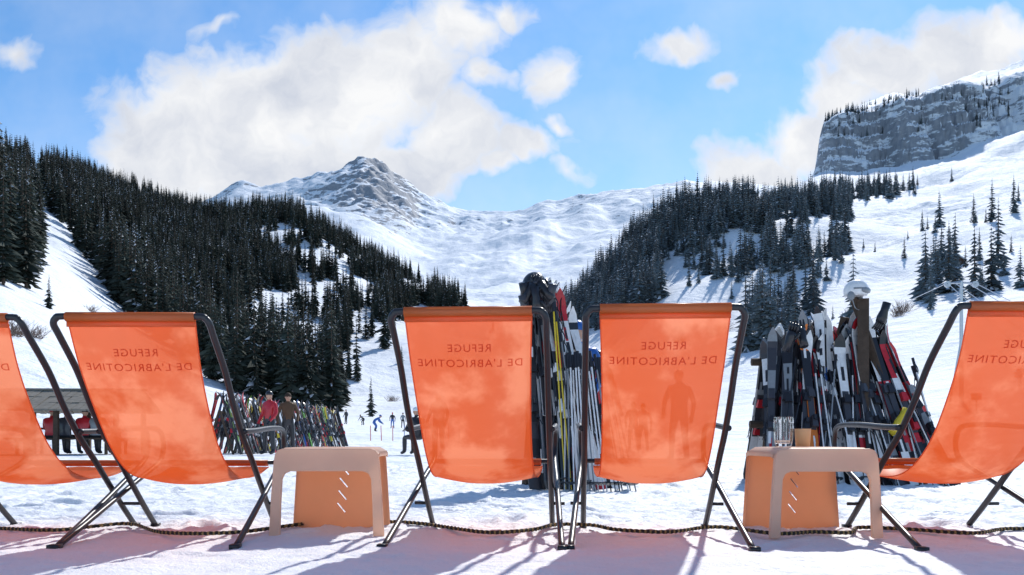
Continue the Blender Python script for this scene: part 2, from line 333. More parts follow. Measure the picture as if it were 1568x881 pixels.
# ------------------------------------------------------------ deck chairs
M_tube=mat('black_painted_steel',(.018,.018,.022),.38,.5,0,(20,.3))
def fabric_mat(name,c1,c2,tr,scale=3,gloss=.05,tl=.58):
    m=bpy.data.materials.new(name); m.use_nodes=True; nt=m.node_tree; N=nt.nodes; L=nt.links
    N.remove(N['Principled BSDF']); out=N['Material Output']
    tc=N.new('ShaderNodeTexCoord'); oi=N.new('ShaderNodeObjectInfo')
    va=N.new('ShaderNodeVectorMath'); va.operation='ADD'; L.new(tc.outputs['Object'],va.inputs[0]); L.new(oi.outputs['Location'],va.inputs[1])
    n=N.new('ShaderNodeTexNoise'); n.inputs['Scale'].default_value=scale; n.inputs['Detail'].default_value=5; n.inputs['Roughness'].default_value=.55; L.new(va.outputs[0],n.inputs['Vector'])
    mx=N.new('ShaderNodeMix'); mx.data_type='RGBA'; mx.inputs[6].default_value=(*c1,1); mx.inputs[7].default_value=(*c2,1)  # c2 patches: soft sun and reflections painted into the cloth colour
    rp=N.new('ShaderNodeMapRange'); rp.interpolation_type='SMOOTHSTEP'; rp.inputs[1].default_value=.47; rp.inputs[2].default_value=.62; L.new(n.outputs['Fac'],rp.inputs[0]); L.new(rp.outputs[0],mx.inputs[0])
    d=N.new('ShaderNodeBsdfDiffuse'); t=N.new('ShaderNodeBsdfTranslucent'); L.new(mx.outputs[2],d.inputs[0]); L.new(mx.outputs[2],t.inputs[0])
    a=N.new('ShaderNodeMixShader'); a.inputs[0].default_value=tl; L.new(d.outputs[0],a.inputs[1]); L.new(t.outputs[0],a.inputs[2])
    gl=N.new('ShaderNodeBsdfGlossy'); gl.inputs['Roughness'].default_value=.3
    b=N.new('ShaderNodeMixShader'); b.inputs[0].default_value=gloss; L.new(a.outputs[0],b.inputs[1]); L.new(gl.outputs[0],b.inputs[2])
    tp=N.new('ShaderNodeBsdfTransparent'); tp.inputs[0].default_value=(1,.56,.36,1); c=N.new('ShaderNodeMixShader'); c.inputs[0].default_value=tr; L.new(b.outputs[0],c.inputs[1]); L.new(tp.outputs[0],c.inputs[2])
    L.new(c.outputs[0],out.inputs[0]); return m
M_fab=fabric_mat('orange_mesh_fabric',(.70,.098,.018),(.86,.235,.105),.085,2.6,.045)
M_hem=fabric_mat('orange_hem',(.95,.24,.06),(.95,.26,.07),0,3,.04)
M_txt=fabric_mat('printed_lettering',(.63,.078,.014),(.76,.155,.06),.06,2.6,.03)
FP=catmull([(0,-.150,.955),(0,-.06,.77),(0,.06,.60),(0,.20,.44),(0,.36,.330),(0,.54,.280),(0,.78,.278),(0,1.0,.315)],6)
cum=[0]
for i in range(1,len(FP)): cum.append(cum[-1]+(FP[i]-FP[i-1]).length)
def fpos(s,x):
    T=cum[-1]; s=min(max(s,0),T)
    k=max(i for i in range(len(cum)) if cum[i]<=s+1e-9); k=min(k,len(FP)-2)
    t=(s-cum[k])/(cum[k+1]-cum[k]); p=FP[k].lerp(FP[k+1],t); tg=(FP[k+1]-FP[k]).normalized()
    n=Vector((0,-tg.z,tg.y)); n=-n if n.z>0 else n
    f=s/T; w=1-.07*math.sin(math.pi*min(1,f*1.1)); sag=.045*math.sin(math.pi*f)*(1-(x/.26)**2)
    sag+=.0025*math.sin(x*55+f*9)*math.exp(-f*9)+.002*math.sin(x*38-f*20)*math.exp(-(1-f)*6)
    return Vector((x*w,p.y,p.z))+n*sag, n
def lettering():
    out=[]
    for body,s0,size in (('REFUGE',.155,.045),("DE L'ABRICOTINE",.218,.045)):
        cu=bpy.data.curves.new('lettering','FONT'); cu.body=body; cu.size=size; cu.align_x='CENTER'; cu.space_character=1.15; cu.resolution_u=3
        o=bpy.data.objects.new('tmp',cu); sc.collection.objects.link(o); bpy.context.view_layer.update()
        me=bpy.data.meshes.new_from_object(o.evaluated_get(bpy.context.evaluated_depsgraph_get()))
        xs=[v.co.x for v in me.vertices]; wd=max(xs)-min(xs)
        kx=min(1.1,.45/wd) if len(body)>8 else 1.05
        for v in me.vertices:
            p,n=fpos(s0-v.co.y,-v.co.x*kx); v.co=p+n*.002
        me.materials.append(M_txt); out.append(me); bpy.data.objects.remove(o)
    return out
LET=lettering()
def chair_parts():
    A=Geo()
    prof=[(-.145,.935),(-.1,.895),(.056,.76),(.186,.61),(.325,.475),(.47,.364),(.75,.135),(.92,.005)]
    path=[(-.31,y,z) for y,z in prof[::-1]]+[(-.295,-.155,.958),(-.26,-.157,.965),(0,-.157,.965),(.26,-.157,.965),(.295,-.155,.958)]+[(.31,y,z) for y,z in prof]
    A.tube(catmull(path,5),.0140,10)
    for s in (-1,1): A.tube([(s*.31,.75,.135),(s*.375,.75,.135)],.009,6)
    B=Geo()
    for s in (-1,1):
        B.tube(catmull([(s*.372,-.012,.0),(s*.355,.33,.112),(s*.335,.72,.245),(s*.32,.97,.33),(s*.32,1.045,.385),(s*.322,1.05,.46),(s*.326,.99,.515),(s*.33,.75,.52),(s*.33,.45,.505),(s*.322,.29,.50)],5),.0135,10)
        B.box((s*.374,-.012,.008),(.04,.05,.02)); B.box((s*.31,.92,.008),(.035,.05,.02))
    B.tube([(-.32,1.0,.338),(.32,1.0,.338)],.012,8)
    nr,nc=50,28; V=[];Fc=[]
    for i in range(nr+1):
        for j in range(nc+1):
            p,n=fpos(cum[-1]*i/nr,-.255+.51*j/nc); V.append(p)
    for i in range(nr):
        for j in range(nc):
            a=i*(nc+1)+j; Fc.append((a,a+1,a+nc+2,a+nc+1))
    fm=mkmesh('fabric_sling',V,Fc,[M_fab],None,True)
    H=Geo(); H.tube([(-.255,-.157,.963),(.255,-.157,.963)],.0195,12); H.box((0,-.150,.938),(.51,.008,.03)); H.tube([(-.25,1.0,.335),(.25,1.0,.335)],.017,12)
    S=Geo()
    for s in (-1,1):
        S.tube([fpos(cum[-1]*i/nr,s*.254)[0] for i in range(nr+1)],.0028,5)
    return (mkmesh('back_frame',A.v,A.f,[M_tube],A.m,True),mkmesh('seat_frame',B.v,B.f,[M_tube],B.m,True),fm,mkmesh('hem',H.v,H.f,[M_hem],H.m,True),mkmesh('side_seam',S.v,S.f,[M_hem],S.m,True))
CP=chair_parts()
for x,y,yaw,zs in [(-2.27,3.70,0,.975),(-1.525,3.70,1,.978),(-.165,3.68,-4,.998),(.612,3.64,-4,1.005),(2.035,3.62,1,1.01)]:
    e=empty('deck_chair',(x,y,-.006),(0,0,R(yaw))); e.scale=(1,1,zs)
    for me in CP: mkobj(me.name.split('.')[0],me,e)
    for me in LET: mkobj('lettering',me,e)
# ------------------------------------------------------------ plastic side tables
def plastic(name,c1,tr):
    m=bpy.data.materials.new(name); m.use_nodes=True; nt=m.node_tree; N=nt.nodes; L=nt.links; b=N['Principled BSDF']
    tc=N.new('ShaderNodeTexCoord'); n=N.new('ShaderNodeTexNoise'); n.inputs['Scale'].default_value=6; n.inputs['Detail'].default_value=5; L.new(tc.outputs['Object'],n.inputs['Vector'])
    mx=N.new('ShaderNodeMix'); mx.data_type='RGBA'; mx.inputs[6].default_value=(*[c*.82 for c in c1],1); mx.inputs[7].default_value=(*c1,1); L.new(n.outputs['Fac'],mx.inputs[0]); L.new(mx.outputs[2],b.inputs['Base Color'])
    b.inputs['Roughness'].default_value=.4
    t=N.new('ShaderNodeBsdfTranslucent'); L.new(mx.outputs[2],t.inputs[0])
    s=N.new('ShaderNodeMixShader'); s.inputs[0].default_value=tr; L.new(b.outputs[0],s.inputs[1]); L.new(t.outputs[0],s.inputs[2]); L.new(s.outputs[0],N['Material Output'].inputs[0]); return m
M_pl=plastic('peach_plastic',(.98,.74,.58),.5); M_pl2=plastic('orange_plastic_panel',(.90,.50,.28),.42)
def table(x,y,yaw):
    e=empty('plastic_side_table',(x,y,0),(0,0,R(yaw))); e.scale=(1,1,1.02)
    import bmesh
    def solid(name,loops,y0,y1,matl,bev=.006):
        bm=bmesh.new()
        for lp in loops:
            vv=[bm.verts.new((a,y0,b)) for a,b in lp]; bm.faces.new(vv)
        r=bmesh.ops.extrude_face_region(bm,geom=bm.faces[:]); 
        for el in r['geom']:
            if isinstance(el,bmesh.types.BMVert): el.co.y=y1
        bmesh.ops.recalc_face_normals(bm,faces=bm.faces[:])
        me=bpy.data.meshes.new(name); bm.to_mesh(me); bm.free(); me.materials.append(matl); o=mkobj(name,me,e)
        b=o.modifiers.new('b','BEVEL'); b.width=bev; b.segments=3; b.limit_method='ANGLE'; b.angle_limit=R(40); return o
    o=[(-.262,.0),(-.252,.18),(-.240,.34),(-.234,.372),(-.222,.39),(-.20,.397),(.20,.397),(.222,.39),(.234,.372),(.240,.34),(.252,.18),(.262,.0),(.212,.0),(.208,.15),(.202,.26),(.19,.285),(.165,.295),(-.165,.295),(-.19,.285),(-.202,.26),(-.208,.15),(-.212,.0)]
    solid('near_arch',[o],-.215,-.188,M_pl)
    g=Geo(); nx,ny=14,10
    for lvl in (0,1):
        for j in range(ny+1):
            for i in range(nx+1):
                px=-.235+.47*i/nx; py=-.186+.40*j/ny
                ed=max(0,abs(px)-.19)/.045; ed2=max(0,abs(py-.014)-.17)/.03
                g.v.append(Vector((px,py,.402-.02*ed*ed-.010*ed2*ed2-(.022 if lvl else 0))))
    W=nx+1; O=W*(ny+1)
    for j in range(ny):
        for i in range(nx):
            a=j*W+i; g.f.append((a,a+1,a+W+1,a+W)); g.m.append(0); g.f.append((O+a,O+a+W,O+a+W+1,O+a+1)); g.m.append(0)
    for i in range(nx):
        for r in (0,ny*W): g.f.append((r+i,r+i+1,O+r+i+1,O+r+i)); g.m.append(0)
    for j in range(ny):
        for r in (0,nx): g.f.append((r+j*W,r+(j+1)*W,O+r+(j+1)*W,O+r+j*W)); g.m.append(0)
    g.obj('table_top',[M_pl],e,True)
    def half(z): return .222+.02*(1-z/.375)
    L_=[[(-half(0),0),(half(0),0),(half(.375)-.006,.375),(-half(.375)+.006,.375)]]
    p=solid('far_panel',L_,.214,.226,M_pl2,.003)
    for kz in range(4):
        c=Geo(); c.box((.0+.006*kz,.22,.10+kz*.062),(.060,.08,.007),0,Matrix.Rotation(R(50),3,'Y'))
        co=c.obj('slit_cut',[M_pl2],e)
        mdf=p.modifiers.new('s','BOOLEAN'); mdf.object=co; mdf.solver='EXACT'
    bpy.context.view_layer.update()
    me=bpy.data.meshes.new_from_object(p.evaluated_get(bpy.context.evaluated_depsgraph_get())); p.modifiers.clear(); p.data=me
    for c in [c for c in e.children if c.name.startswith('slit_cut')]: bpy.data.objects.remove(c)
    g=Geo()
    for s in(-1,1): g.tube([(s*.236,.236,.0),(s*.213,.236,.38)],.010,8)
    g.obj('panel_ribs',[M_pl2],e,True)
    return e
table(-.855,4.27,2); table(1.41,4.22,3)
M_gl=bpy.data.materials.new('clear_glass'); M_gl.use_nodes=True
b=M_gl.node_tree.nodes['Principled BSDF']; b.inputs['Transmission Weight'].default_value=1; b.inputs['Roughness'].default_value=.02; b.inputs['IOR'].default_value=1.45
g=Geo(); prof=[(.028,.0),(.036,.004),(.040,.03),(.042,.07),(.0435,.11),(.044,.140),(.0405,.140),(.0395,.11),(.038,.07),(.035,.03),(.030,.018),(.001,.016)]
n=24
for i,(r,z) in enumerate(prof):
    for j in range(n):
        k=1+(.045 if (j%2 and 1<=i<=4) else 0); a=2*math.pi*j/n; g.v.append(Vector((r*k*math.cos(a),r*k*math.sin(a),z)))
for i in range(len(prof)-1):
    for j in range(n): g.f.append((i*n+j,i*n+(j+1)%n,(i+1)*n+(j+1)%n,(i+1)*n+j)); g.m.append(0)
g.f.append(tuple(range(n))[::-1]); g.m.append(0)
g.obj('drinking_glass',[M_gl],None,False,loc=(1.275,4.17,.412))
g=Geo()
for r0,z0,r1,z1 in [(.032,0,.038,.085),(.038,.085,.034,.085),(.034,.085,.029,.006)]:
    b0=len(g.v)
    for r,z in((r0,z0),(r1,z1)):
        for j in range(20): a=2*math.pi*j/20; g.v.append(Vector((r*math.cos(a),r*math.sin(a),z)))
    for j in range(20): g.f.append((b0+j,b0+(j+1)%20,b0+20+(j+1)%20,b0+20+j)); g.m.append(0)
g.f.append(tuple(range(20))[::-1]); g.m.append(0); g.f.append(tuple(range(len(g.v)-20,len(g.v)))); g.m.append(0)
g.obj('paper_cup',[mat('cup_card',(.80,.48,.25),.6)],None,True,loc=(1.375,4.20,.412))
# ------------------------------------------------------------ rope
def rope_mat():
    m=bpy.data.materials.new('two_tone_rope'); m.use_nodes=True; nt=m.node_tree; N=nt.nodes; L=nt.links; b=N['Principled BSDF']; b.inputs['Roughness'].default_value=.8
    g=N.new('ShaderNodeNewGeometry'); w=N.new('ShaderNodeTexWave'); w.inputs['Scale'].default_value=14; w.inputs['Distortion'].default_value=1.5; L.new(g.outputs['Position'],w.inputs['Vector'])
    r=N.new('ShaderNodeValToRGB'); r.color_ramp.elements[0].color=(.02,.018,.015,1); r.color_ramp.elements[1].color=(.30,.20,.07,1); r.color_ramp.elements[0].position=.55; r.color_ramp.elements[1].position=.85
    L.new(w.outputs['Color'],r.inputs[0]); L.new(r.outputs[0],b.inputs['Base Color']); return m
RP=[(-2.9,4.25),(-2.53,4.28),(-2.15,4.19),(-1.95,4.5),(-1.6,4.08),(-1.27,4.08),(-1.1,4.4),(-1.02,4.52),(-.85,4.56),(-.62,4.60),(-.45,4.5),(-.3,4.3),(-.1,4.08),(.1,4.2),(.22,4.45),(.4,4.42),(.5,4.2),(.72,4.1),(.93,4.3),(1.05,4.3),(1.2,4.03),(1.4,4.1),(1.55,4.07),(1.68,4.3),(1.85,4.25),(2.1,4.05),(2.4,4.25),(2.8,4.1)]
base=catmull([(x,y,.020) for x,y in RP],22); G=Geo()
for ph in (0,2.094,4.189):
    pts=[]; s=0
    for i,p in enumerate(base):
        t=(base[min(i+1,len(base)-1)]-base[max(i-1,0)]).normalized(); sd=Vector((-t.y,t.x,0)); s+= (p-base[i-1]).length if i else 0
        a=s/.06*6.28/1.5+ph; pts.append(p+sd*math.cos(a)*.005+Vector((0,0,1))*math.sin(a)*.005)
    G.tube(pts,.0052,5)
G.obj('rope',[rope_mat()],None,True)
# ------------------------------------------------------------ skis
PAL=[((.80,.80,.80),'white'),((.02,.02,.025),'black'),((.50,.02,.03),'red'),((.70,.52,.03),'yellow'),((.03,.12,.40),'blue'),((.70,.18,.02),'orange'),((.25,.27,.29),'grey'),((.15,.35,.05),'green'),((.05,.05,.06),'dark')]
PM=[mat('ski_'+n,c,.3,.5,0,(30,.2)) for c,n in PAL]
M_wood=mat('weathered_wood',(.085,.06,.045),.85,.2,0,(14,.4),.4,30)
def ski_geo(g,L,cols,side,rd,z0=0):
    n=26; w0=rd.uniform(.038,.050); pat=[]
    while len(pat)<n: pat+= [rd.choice(cols)]*rd.randint(1,5)
    b=len(g.v)
    for i in range(n+1):
        t=i/n; w=w0*(.82+.55*(2*t-1)**2)
        if t>.93: w*=max(.12,1-((t-.93)/.07)**2)
        if t<.03: w*=.75
        y=(.035*math.sin(math.pi*t)*.3)*side + side*(.010 + (.085*((t-.86)/.14)**2 if t>.86 else 0))
        for dx,dy in ((-w,-.006),(w,-.006),(w,.006),(-w,.006)): g.v.append(Vector((dx,y+dy,z0+t*L)))
    for i in range(n):
        for j in range(4):
            g.f.append((b+i*4+j,b+i*4+(j+1)%4,b+(i+1)*4+(j+1)%4,b+(i+1)*4+j)); 
            g.m.append(pat[i] if j in(0,2) else 1)
    g.f.append((b,b+3,b+2,b+1)); g.m.append(1); k=b+n*4; g.f.append((k,k+1,k+2,k+3)); g.m.append(1)
    for q in range(4):
        tz_=rd.uniform(.08,.85); cc=rd.choice([0,1,2,6,0,1]); g.box((rd.uniform(-.01,.01),side*.018+side*.035*.3*math.sin(math.pi*tz_),z0+tz_*L),(rd.uniform(.012,.03),.004,rd.uniform(.05,.16)),cc)
    c=rd.choice([1,1,8,6,2,0])
    g.box((0,side*.026,z0+L*.47),(.062,.018,.46),8)
    g.box((0,side*.052,z0+L*.56),(.07,.045,.085),c,None,.75); g.box((0,side*.058,z0+L*.38),(.062,.060,.12),c,None,.6)
    g.box((0,side*.085,z0+L*.40),(.03,.03,.05),1)
    for s in(-1,1): g.tube([(s*.045,side*.03,z0+L*.40),(s*.06,side*.01,z0+L*.34),(s*.062,-side*.03,z0+L*.30)],.004,4,1)
def ski_pair(name,parent,foot,top,rd,L=None,cols=None,twist=0):
    foot=Vector(foot); top=Vector(top); L=L or (top-foot).length
    g=Geo(); cols=cols or rd.choice([[0,1,0],[0,1,2],[1,8,6],[0,2],[1,0],[0,1,2],[0,0,1],[1,0,6],[2,1],[0,0,1],[1,8,0],[0,6],[1,5],[1,4,0]])
    ski_geo(g,L,cols,1,rd); ski_geo(g,L*1.0,cols,-1,rd,rd.uniform(0,.02))
    o=g.obj(name,PM,parent); d=(top-foot).normalized()
    q=d.to_track_quat('Z','Y')
    o.rotation_mode='QUATERNION'; o.rotation_quaternion=q@Quaternion((0,0,1),twist); o.location=foot; return o
def pole(g,foot,top,mi):
    foot=Vector(foot); top=Vector(top); d=(top-foot)
    g.tube([foot,top],[.006,.008],6,mi); g.tube([foot+d*.9,top+d*.02],.014,8,1)
    g.tube([foot+d*.06,foot+d*.065],.04,10,1); g.tube(catmull([top,top+Vector((.05,0,-.1)),top+Vector((.02,0,-.2)),top+d*-.05],4),.005,4,1)
rd=random.Random(11)
e=empty('ski_rack'); yb=9.0
fr=Geo()
for (a,b_) in [((3.42,yb-.35,0),(3.56,yb+.0,1.86)),((3.98,yb-.30,0),(3.50,yb+.07,1.88)),((3.15,yb+.55,0),(3.45,yb+.16,1.7)),((2.75,yb+.65,0),(2.8,yb+.3,1.45)),((4.3,yb+.65,0),(3.9,yb+.3,1.45))]:
    a=Vector(a); b_=Vector(b_); q=(b_-a).to_track_quat('Z','Y').to_matrix(); fr.box((a+b_)/2,(.11,.07,(b_-a).length),0,q)
fr.tube([(2.5,yb+.27,1.25),(3.85,yb+.27,1.25)],.04,8); fr.tube([(2.5,yb+.34,.6),(4.1,yb+.34,.6)],.04,8)
fr.obj('rack_frame',[M_wood],e)
NS=50
for i in range(NS):
    t=i/(NS-1); fx=2.47+1.83*t+rd.uniform(-.04,.04); row=i%3
    tx=2.66+.93*(t/.66)+rd.uniform(-.1,.1) if t<.66 else 3.50+.30*(t-.66)/.34+rd.uniform(-.07,.07)
    L=rd.uniform(1.48,1.68) if t<.22 else (rd.uniform(1.58,1.86) if t<.8 else rd.uniform(1.55,1.8))
    f=Vector((fx,yb-.50+row*.14+rd.uniform(-.04,.04),0)); tp=Vector((tx,yb+.10+row*.05+rd.uniform(-.03,.05),L*.96))
    c=[[1,8,6],[1,8],[1,8,0]][i%3] if t<.17 else ([[2,0,1],[2,1],[0,1,2]][i%3] if t>.72 else None)
    ski_pair('skis',e,f,tp,rd,L,c,rd.uniform(-.6,.6))
for i in range(18):
    t=i/17; f=Vector((2.6+1.6*t,yb+.80,0)); tp=Vector((2.7+.95*t,yb+.35,1.6)); ski_pair('skis',e,f,tp,rd,rd.uniform(1.5,1.8),None,rd.uniform(-.6,.6)+3.1)
pg=Geo()
for i in range(22):
    fx=2.48+1.8*rd.random(); pole(pg,(fx,yb-.6+rd.uniform(-.1,.1),.0),(fx+rd.uniform(-.15,.15)+(3.4-fx)*.35,yb-.06,rd.uniform(1.1,1.28)),rd.choice([0,1,6,2,1]))
pg.obj('ski_poles',PM,e)
def helmet(name,loc,m1,m2,parent=None,k=1,rz=0):
    g=Geo(); g.ball((0,0,0),(.105,.125,.115),0,18,12,-.45); g.ball((0,-.10,-.005),(.08,.040,.035),1,12,8); 
    for s in(-1,1): g.ball((s*.098,.01,-.06),(.018,.04,.05),1,8,6)
    g.tube([(-.102,-.02,.012),(-.075,-.085,.012),(0,-.125,.012),(.075,-.085,.012),(.102,-.02,.012)],.010,6,1)
    g.tube(catmull([(-.095,.0,-.08),(-.06,-.02,-.18),(.06,-.02,-.18),(.095,0,-.08)],4),.005,4,1)
    return g.obj(name,[m1,m2],parent,True,loc=loc,rot=(0,0,rz))
helmet('ski_helmet',(3.47,8.96,1.94),PM[0],PM[6],None,1,.8)
def glove(name,loc,mi,rot):
    g=Geo(); g.tube([(0,0,.13),(0,0,.05),(0,0,-.02),(0,0,-.07)],[.042,.038,.052,.048],10,0)
    for q in range(4):
        o=(q-1.5)*.025; g.tube([(o,0,-.06),(o*1.15,.01,-.11),(o*1.2,.035,-.15)],[.014,.013,.008],6,0)
    g.tube([(.04,0,0),(.075,.01,-.04),(.08,.02,-.08)],[.016,.014,.009],6,0)
    return g.obj(name,[PM[mi]],None,True,loc=loc,rot=rot)
for x,y,z,mi,rx in [(2.70,8.62,1.42,1,3.0),(2.82,8.65,1.46,1,2.7),(3.64,8.72,1.66,1,.2),(3.72,8.5,.62,3,.3)]: glove('ski_glove',(x,y,z),mi,(rx,rd.uniform(-.4,.4),rd.uniform(-1,1)))
e=empty('ski_rack'); yb=8.3; fr=Geo()
for a,b_ in [((.15,yb+.3,0),(.28,yb+.1,1.75)),((.75,yb+.4,0),(.32,yb+.1,1.8)),((.45,yb-.1,0),(.3,yb+.05,1.72))]:
    a=Vector(a); b_=Vector(b_); fr.box((a+b_)/2,(.09,.07,(b_-a).length),0,(b_-a).to_track_quat('Z','Y').to_matrix())
fr.obj('rack_frame',[M_wood],e)
for i in range(22):
    t=i/21; f=Vector((.20+.72*t,yb-.5+rd.uniform(-.12,.25),0)); L=rd.uniform(1.85,2.02)-.35*max(0,t-.4); tp=Vector((.13+.34*t+rd.uniform(-.03,.03),yb-.05+rd.uniform(-.1,.1),L))
    ski_pair('skis',e,f,tp,rd,L,[[1,8],[1,8,0],[1,8,6],[1,0,8],[1,0,2],[2,1,0],[0,2],[0,1]][min(7,int(t*7.9))],rd.uniform(-.6,.6))
pg=Geo()
for i in range(5): pole(pg,(.46+.05*i,yb-.7,0),(.36+.02*i,yb-.4,1.75-.10*i),[3,3,1,6,0][i])
for i in range(18): pole(pg,(.45+.035*i,yb-.8+rd.uniform(-.1,.1),0),(.47+.022*i,yb-.45,1.1+.1*rd.random()),rd.choice([0,6,1,0]))
pg.obj('ski_poles',PM,e)
helmet('ski_helmet',(.20,8.02,1.84),PM[1],PM[8],None,1,.5)
for x,y,z,mi,rx in [(.12,7.95,1.72,1,.2),(.16,7.9,1.76,1,2.8),(.28,7.9,1.78,1,2.5),(.34,7.9,1.70,8,.4),(.22,7.85,1.66,1,.1),(.12,7.9,1.60,8,.3)]: glove('ski_glove',(x,y,z),mi,(rx,rd.uniform(-.5,.5),rd.uniform(-1,1)))
e=empty('ski_rack'); fr=Geo(); A0=Vector(((336-CX)/F*25,25,0)); A1=Vector(((512-CX)/F*38,38,0)); up=Vector((0,0,1)); dd=(A1-A0).normalized(); nn=Vector((dd.y,-dd.x,0))
fr.tube([A0+up*1.2,A1+up*1.2],.04,6)
for i in range(6):
    c=A0.lerp(A1,i/5)
    for s in(-1,1): fr.tube([c+nn*s*.4,c+up*1.25],.035,6)
fr.obj('rack_frame',[M_wood],e)
for i in range(130):
    t=(i//2)/64; s=1 if i%2 else -1; c=A0.lerp(A1,t)+dd*rd.uniform(-.06,.06); L=rd.uniform(1.5,1.95)
    ski_pair('skis',e,c+nn*s*rd.uniform(.45,.65),c+nn*s*.04+dd*rd.uniform(-.22,.22)+up*L,rd,L,rd.choice([[1,8],[1,8],[1,3],[2,1],[1,7],[0,1],[1,8,2],[4,1]]),rd.uniform(-.5,.5))
# ------------------------------------------------------------ people
M_skin=mat('skin',(.55,.32,.22),.6); M_hair=mat('hair',(.05,.03,.02),.8); M_lip=mat('lips',(.4,.15,.12))
M_brown=mat('brown_coat',(.12,.07,.04),.8)
def person(px,d,jacket,trousers,pose='stand',yaw=0,h=1.72,hat=None,jm=None):
    x=(px-CX)/F*d; z=tz(x,d) if not(PX0<x<PX1 and PY0<d<PY1) else 0
    if pose=='stand':
        J={'pel':(0,0,.93,.155),'wst':(0,0,1.08,.145),'chs':(0,-.01,1.30,.17),'nck':(0,0,1.47,.062),'hd0':(0,.01,1.56,.075),
           'hpL':(-.10,0,.88,.105),'knL':(-.13,.03,.49,.075),'anL':(-.15,0,.10,.065),'toL':(-.17,.17,.05,.05),
           'hpR':(.10,0,.88,.105),'knR':(.13,.05,.49,.075),'anR':(.16,.02,.10,.065),'toR':(.18,.19,.05,.05),
           'shL':(-.19,0,1.40,.075),'elL':(-.28,.03,1.13,.058),'wrL':(-.24,.20,.95,.042),'shR':(.19,0,1.40,.075),'elR':(.29,-.02,1.12,.058),'wrR':(.30,.12,.88,.042)}
    elif pose=='sit':
        J={'pel':(0,0,.50,.16),'wst':(0,.02,.66,.145),'chs':(0,.04,.88,.165),'nck':(0,.06,1.05,.062),'hd0':(0,.08,1.14,.075),
           'hpL':(-.10,.05,.50,.105),'knL':(-.14,.45,.50,.075),'anL':(-.14,.45,.10,.062),'toL':(-.15,.62,.05,.05),
           'hpR':(.10,.05,.50,.105),'knR':(.14,.45,.50,.075),'anR':(.16,.48,.10,.062),'toR':(.18,.64,.05,.05),
           'shL':(-.19,.04,.98,.075),'elL':(-.26,.16,.74,.058),'wrL':(-.18,.38,.70,.042),'shR':(.19,.04,.98,.075),'elR':(.26,.16,.74,.058),'wrR':(.18,.38,.72,.042)}
    else:
        J={'pel':(0,-.12,.78,.155),'wst':(0,.0,.90,.145),'chs':(0,.20,1.02,.165),'nck':(0,.36,1.10,.062),'hd0':(0,.43,1.14,.075),
           'hpL':(-.11,-.10,.74,.105),'knL':(-.15,.12,.45,.075),'anL':(-.16,0,.10,.065),'toL':(-.17,.17,.05,.05),
           'hpR':(.11,-.10,.74,.105),'knR':(.15,.12,.45,.075),'anR':(.16,0,.10,.065),'toR':(.17,.17,.05,.05),
           'shL':(-.19,.26,1.06,.075),'elL':(-.27,.38,.82,.058),'wrL':(-.22,.55,.68,.042),'shR':(.19,.26,1.06,.075),'elR':(.27,.38,.82,.058),'wrR':(.22,.55,.68,.042)}
    names=list(J); E=[('pel','wst'),('wst','chs'),('chs','nck'),('nck','hd0'),('pel','hpL'),('hpL','knL'),('knL','anL'),('anL','toL'),('pel','hpR'),('hpR','knR'),('knR','anR'),('anR','toR'),('chs','shL'),('shL','elL'),('elL','wrL'),('chs','shR'),('shR','elR'),('elR','wrR')]
    V=[J[n][:3] for n in names]; Rr=[J[n][3] for n in names]; E=[(names.index(a),names.index(b)) for a,b in E]
    for s,w in (('L','wrL'),('R','wrR')):
        wv=Vector(J[w][:3]); ev=Vector(J['el'+s][:3]); dr=(wv-ev).normalized(); sd=Vector((1,0,0)); sg=1 if s=='L' else -1
        pi=len(V); V.append(tuple(wv+dr*.07)); Rr.append(.038); E.append((names.index(w),pi))
        for q in range(4):
            o=(q-1.5)*.021; a=len(V); ln=[.05,.06,.055,.042][q]; V.append(tuple(wv+dr*.105+sd*o)); Rr.append(.011); E.append((pi,a)); V.append(tuple(wv+dr*(.105+ln)+sd*o+Vector((0,.012,-.015)))); Rr.append(.009); E.append((a,a+1))
        a=len(V); V.append(tuple(wv+dr*.05+sd*sg*.045)); Rr.append(.012); E.append((pi,a)); V.append(tuple(wv+dr*.085+sd*sg*.06)); Rr.append(.010); E.append((a,a+1))
    me=bpy.data.meshes.new('p'); me.from_pydata(V,E,[]); o=bpy.data.objects.new('tmp',me); sc.collection.objects.link(o)
    m=o.modifiers.new('s','SKIN'); o.modifiers.new('ss','SUBSURF').levels=1
    for i,sv in enumerate(me.skin_vertices[0].data): sv.radius=(Rr[i],Rr[i]*.88); sv.use_root=(i==0)
    bpy.context.view_layer.update()
    bm=bpy.data.meshes.new_from_object(o.evaluated_get(bpy.context.evaluated_depsgraph_get())); bpy.data.objects.remove(o)
    ms=[jm or PM[jacket],PM[trousers],PM[1],M_skin]; bm.materials.clear()
    for q in ms: bm.materials.append(q)
    grp={'pel':1,'wst':0,'chs':0,'nck':0,'hd0':3,'hpL':1,'knL':1,'anL':2,'toL':2,'hpR':1,'knR':1,'anR':2,'toR':2,'shL':0,'elL':0,'wrL':0,'shR':0,'elR':0,'wrR':0}
    for p in bm.polygons:
        c=p.center; bi=min(range(len(V)),key=lambda i:(Vector(V[i])-c).length-Rr[i]); p.material_index=grp[names[bi]] if bi<len(names) else 2; p.use_smooth=True
    e=empty('skier',(x,d,z),(0,0,R(yaw))); k=h/1.72; e.scale=(k,k,k); mkobj('body',bm,e)
    hx,hy,hz=J['hd0'][:3]; g=Geo(); c=(hx,hy+.015,hz+.06)
    g.ball(c,(.077,.092,.112),0,16,12); g.ball((c[0],c[1]+.095,c[2]-.01),(.012,.018,.02),0,8,6); g.ball((c[0],c[1]+.078,c[2]-.052),(.025,.012,.007),1,8,6)
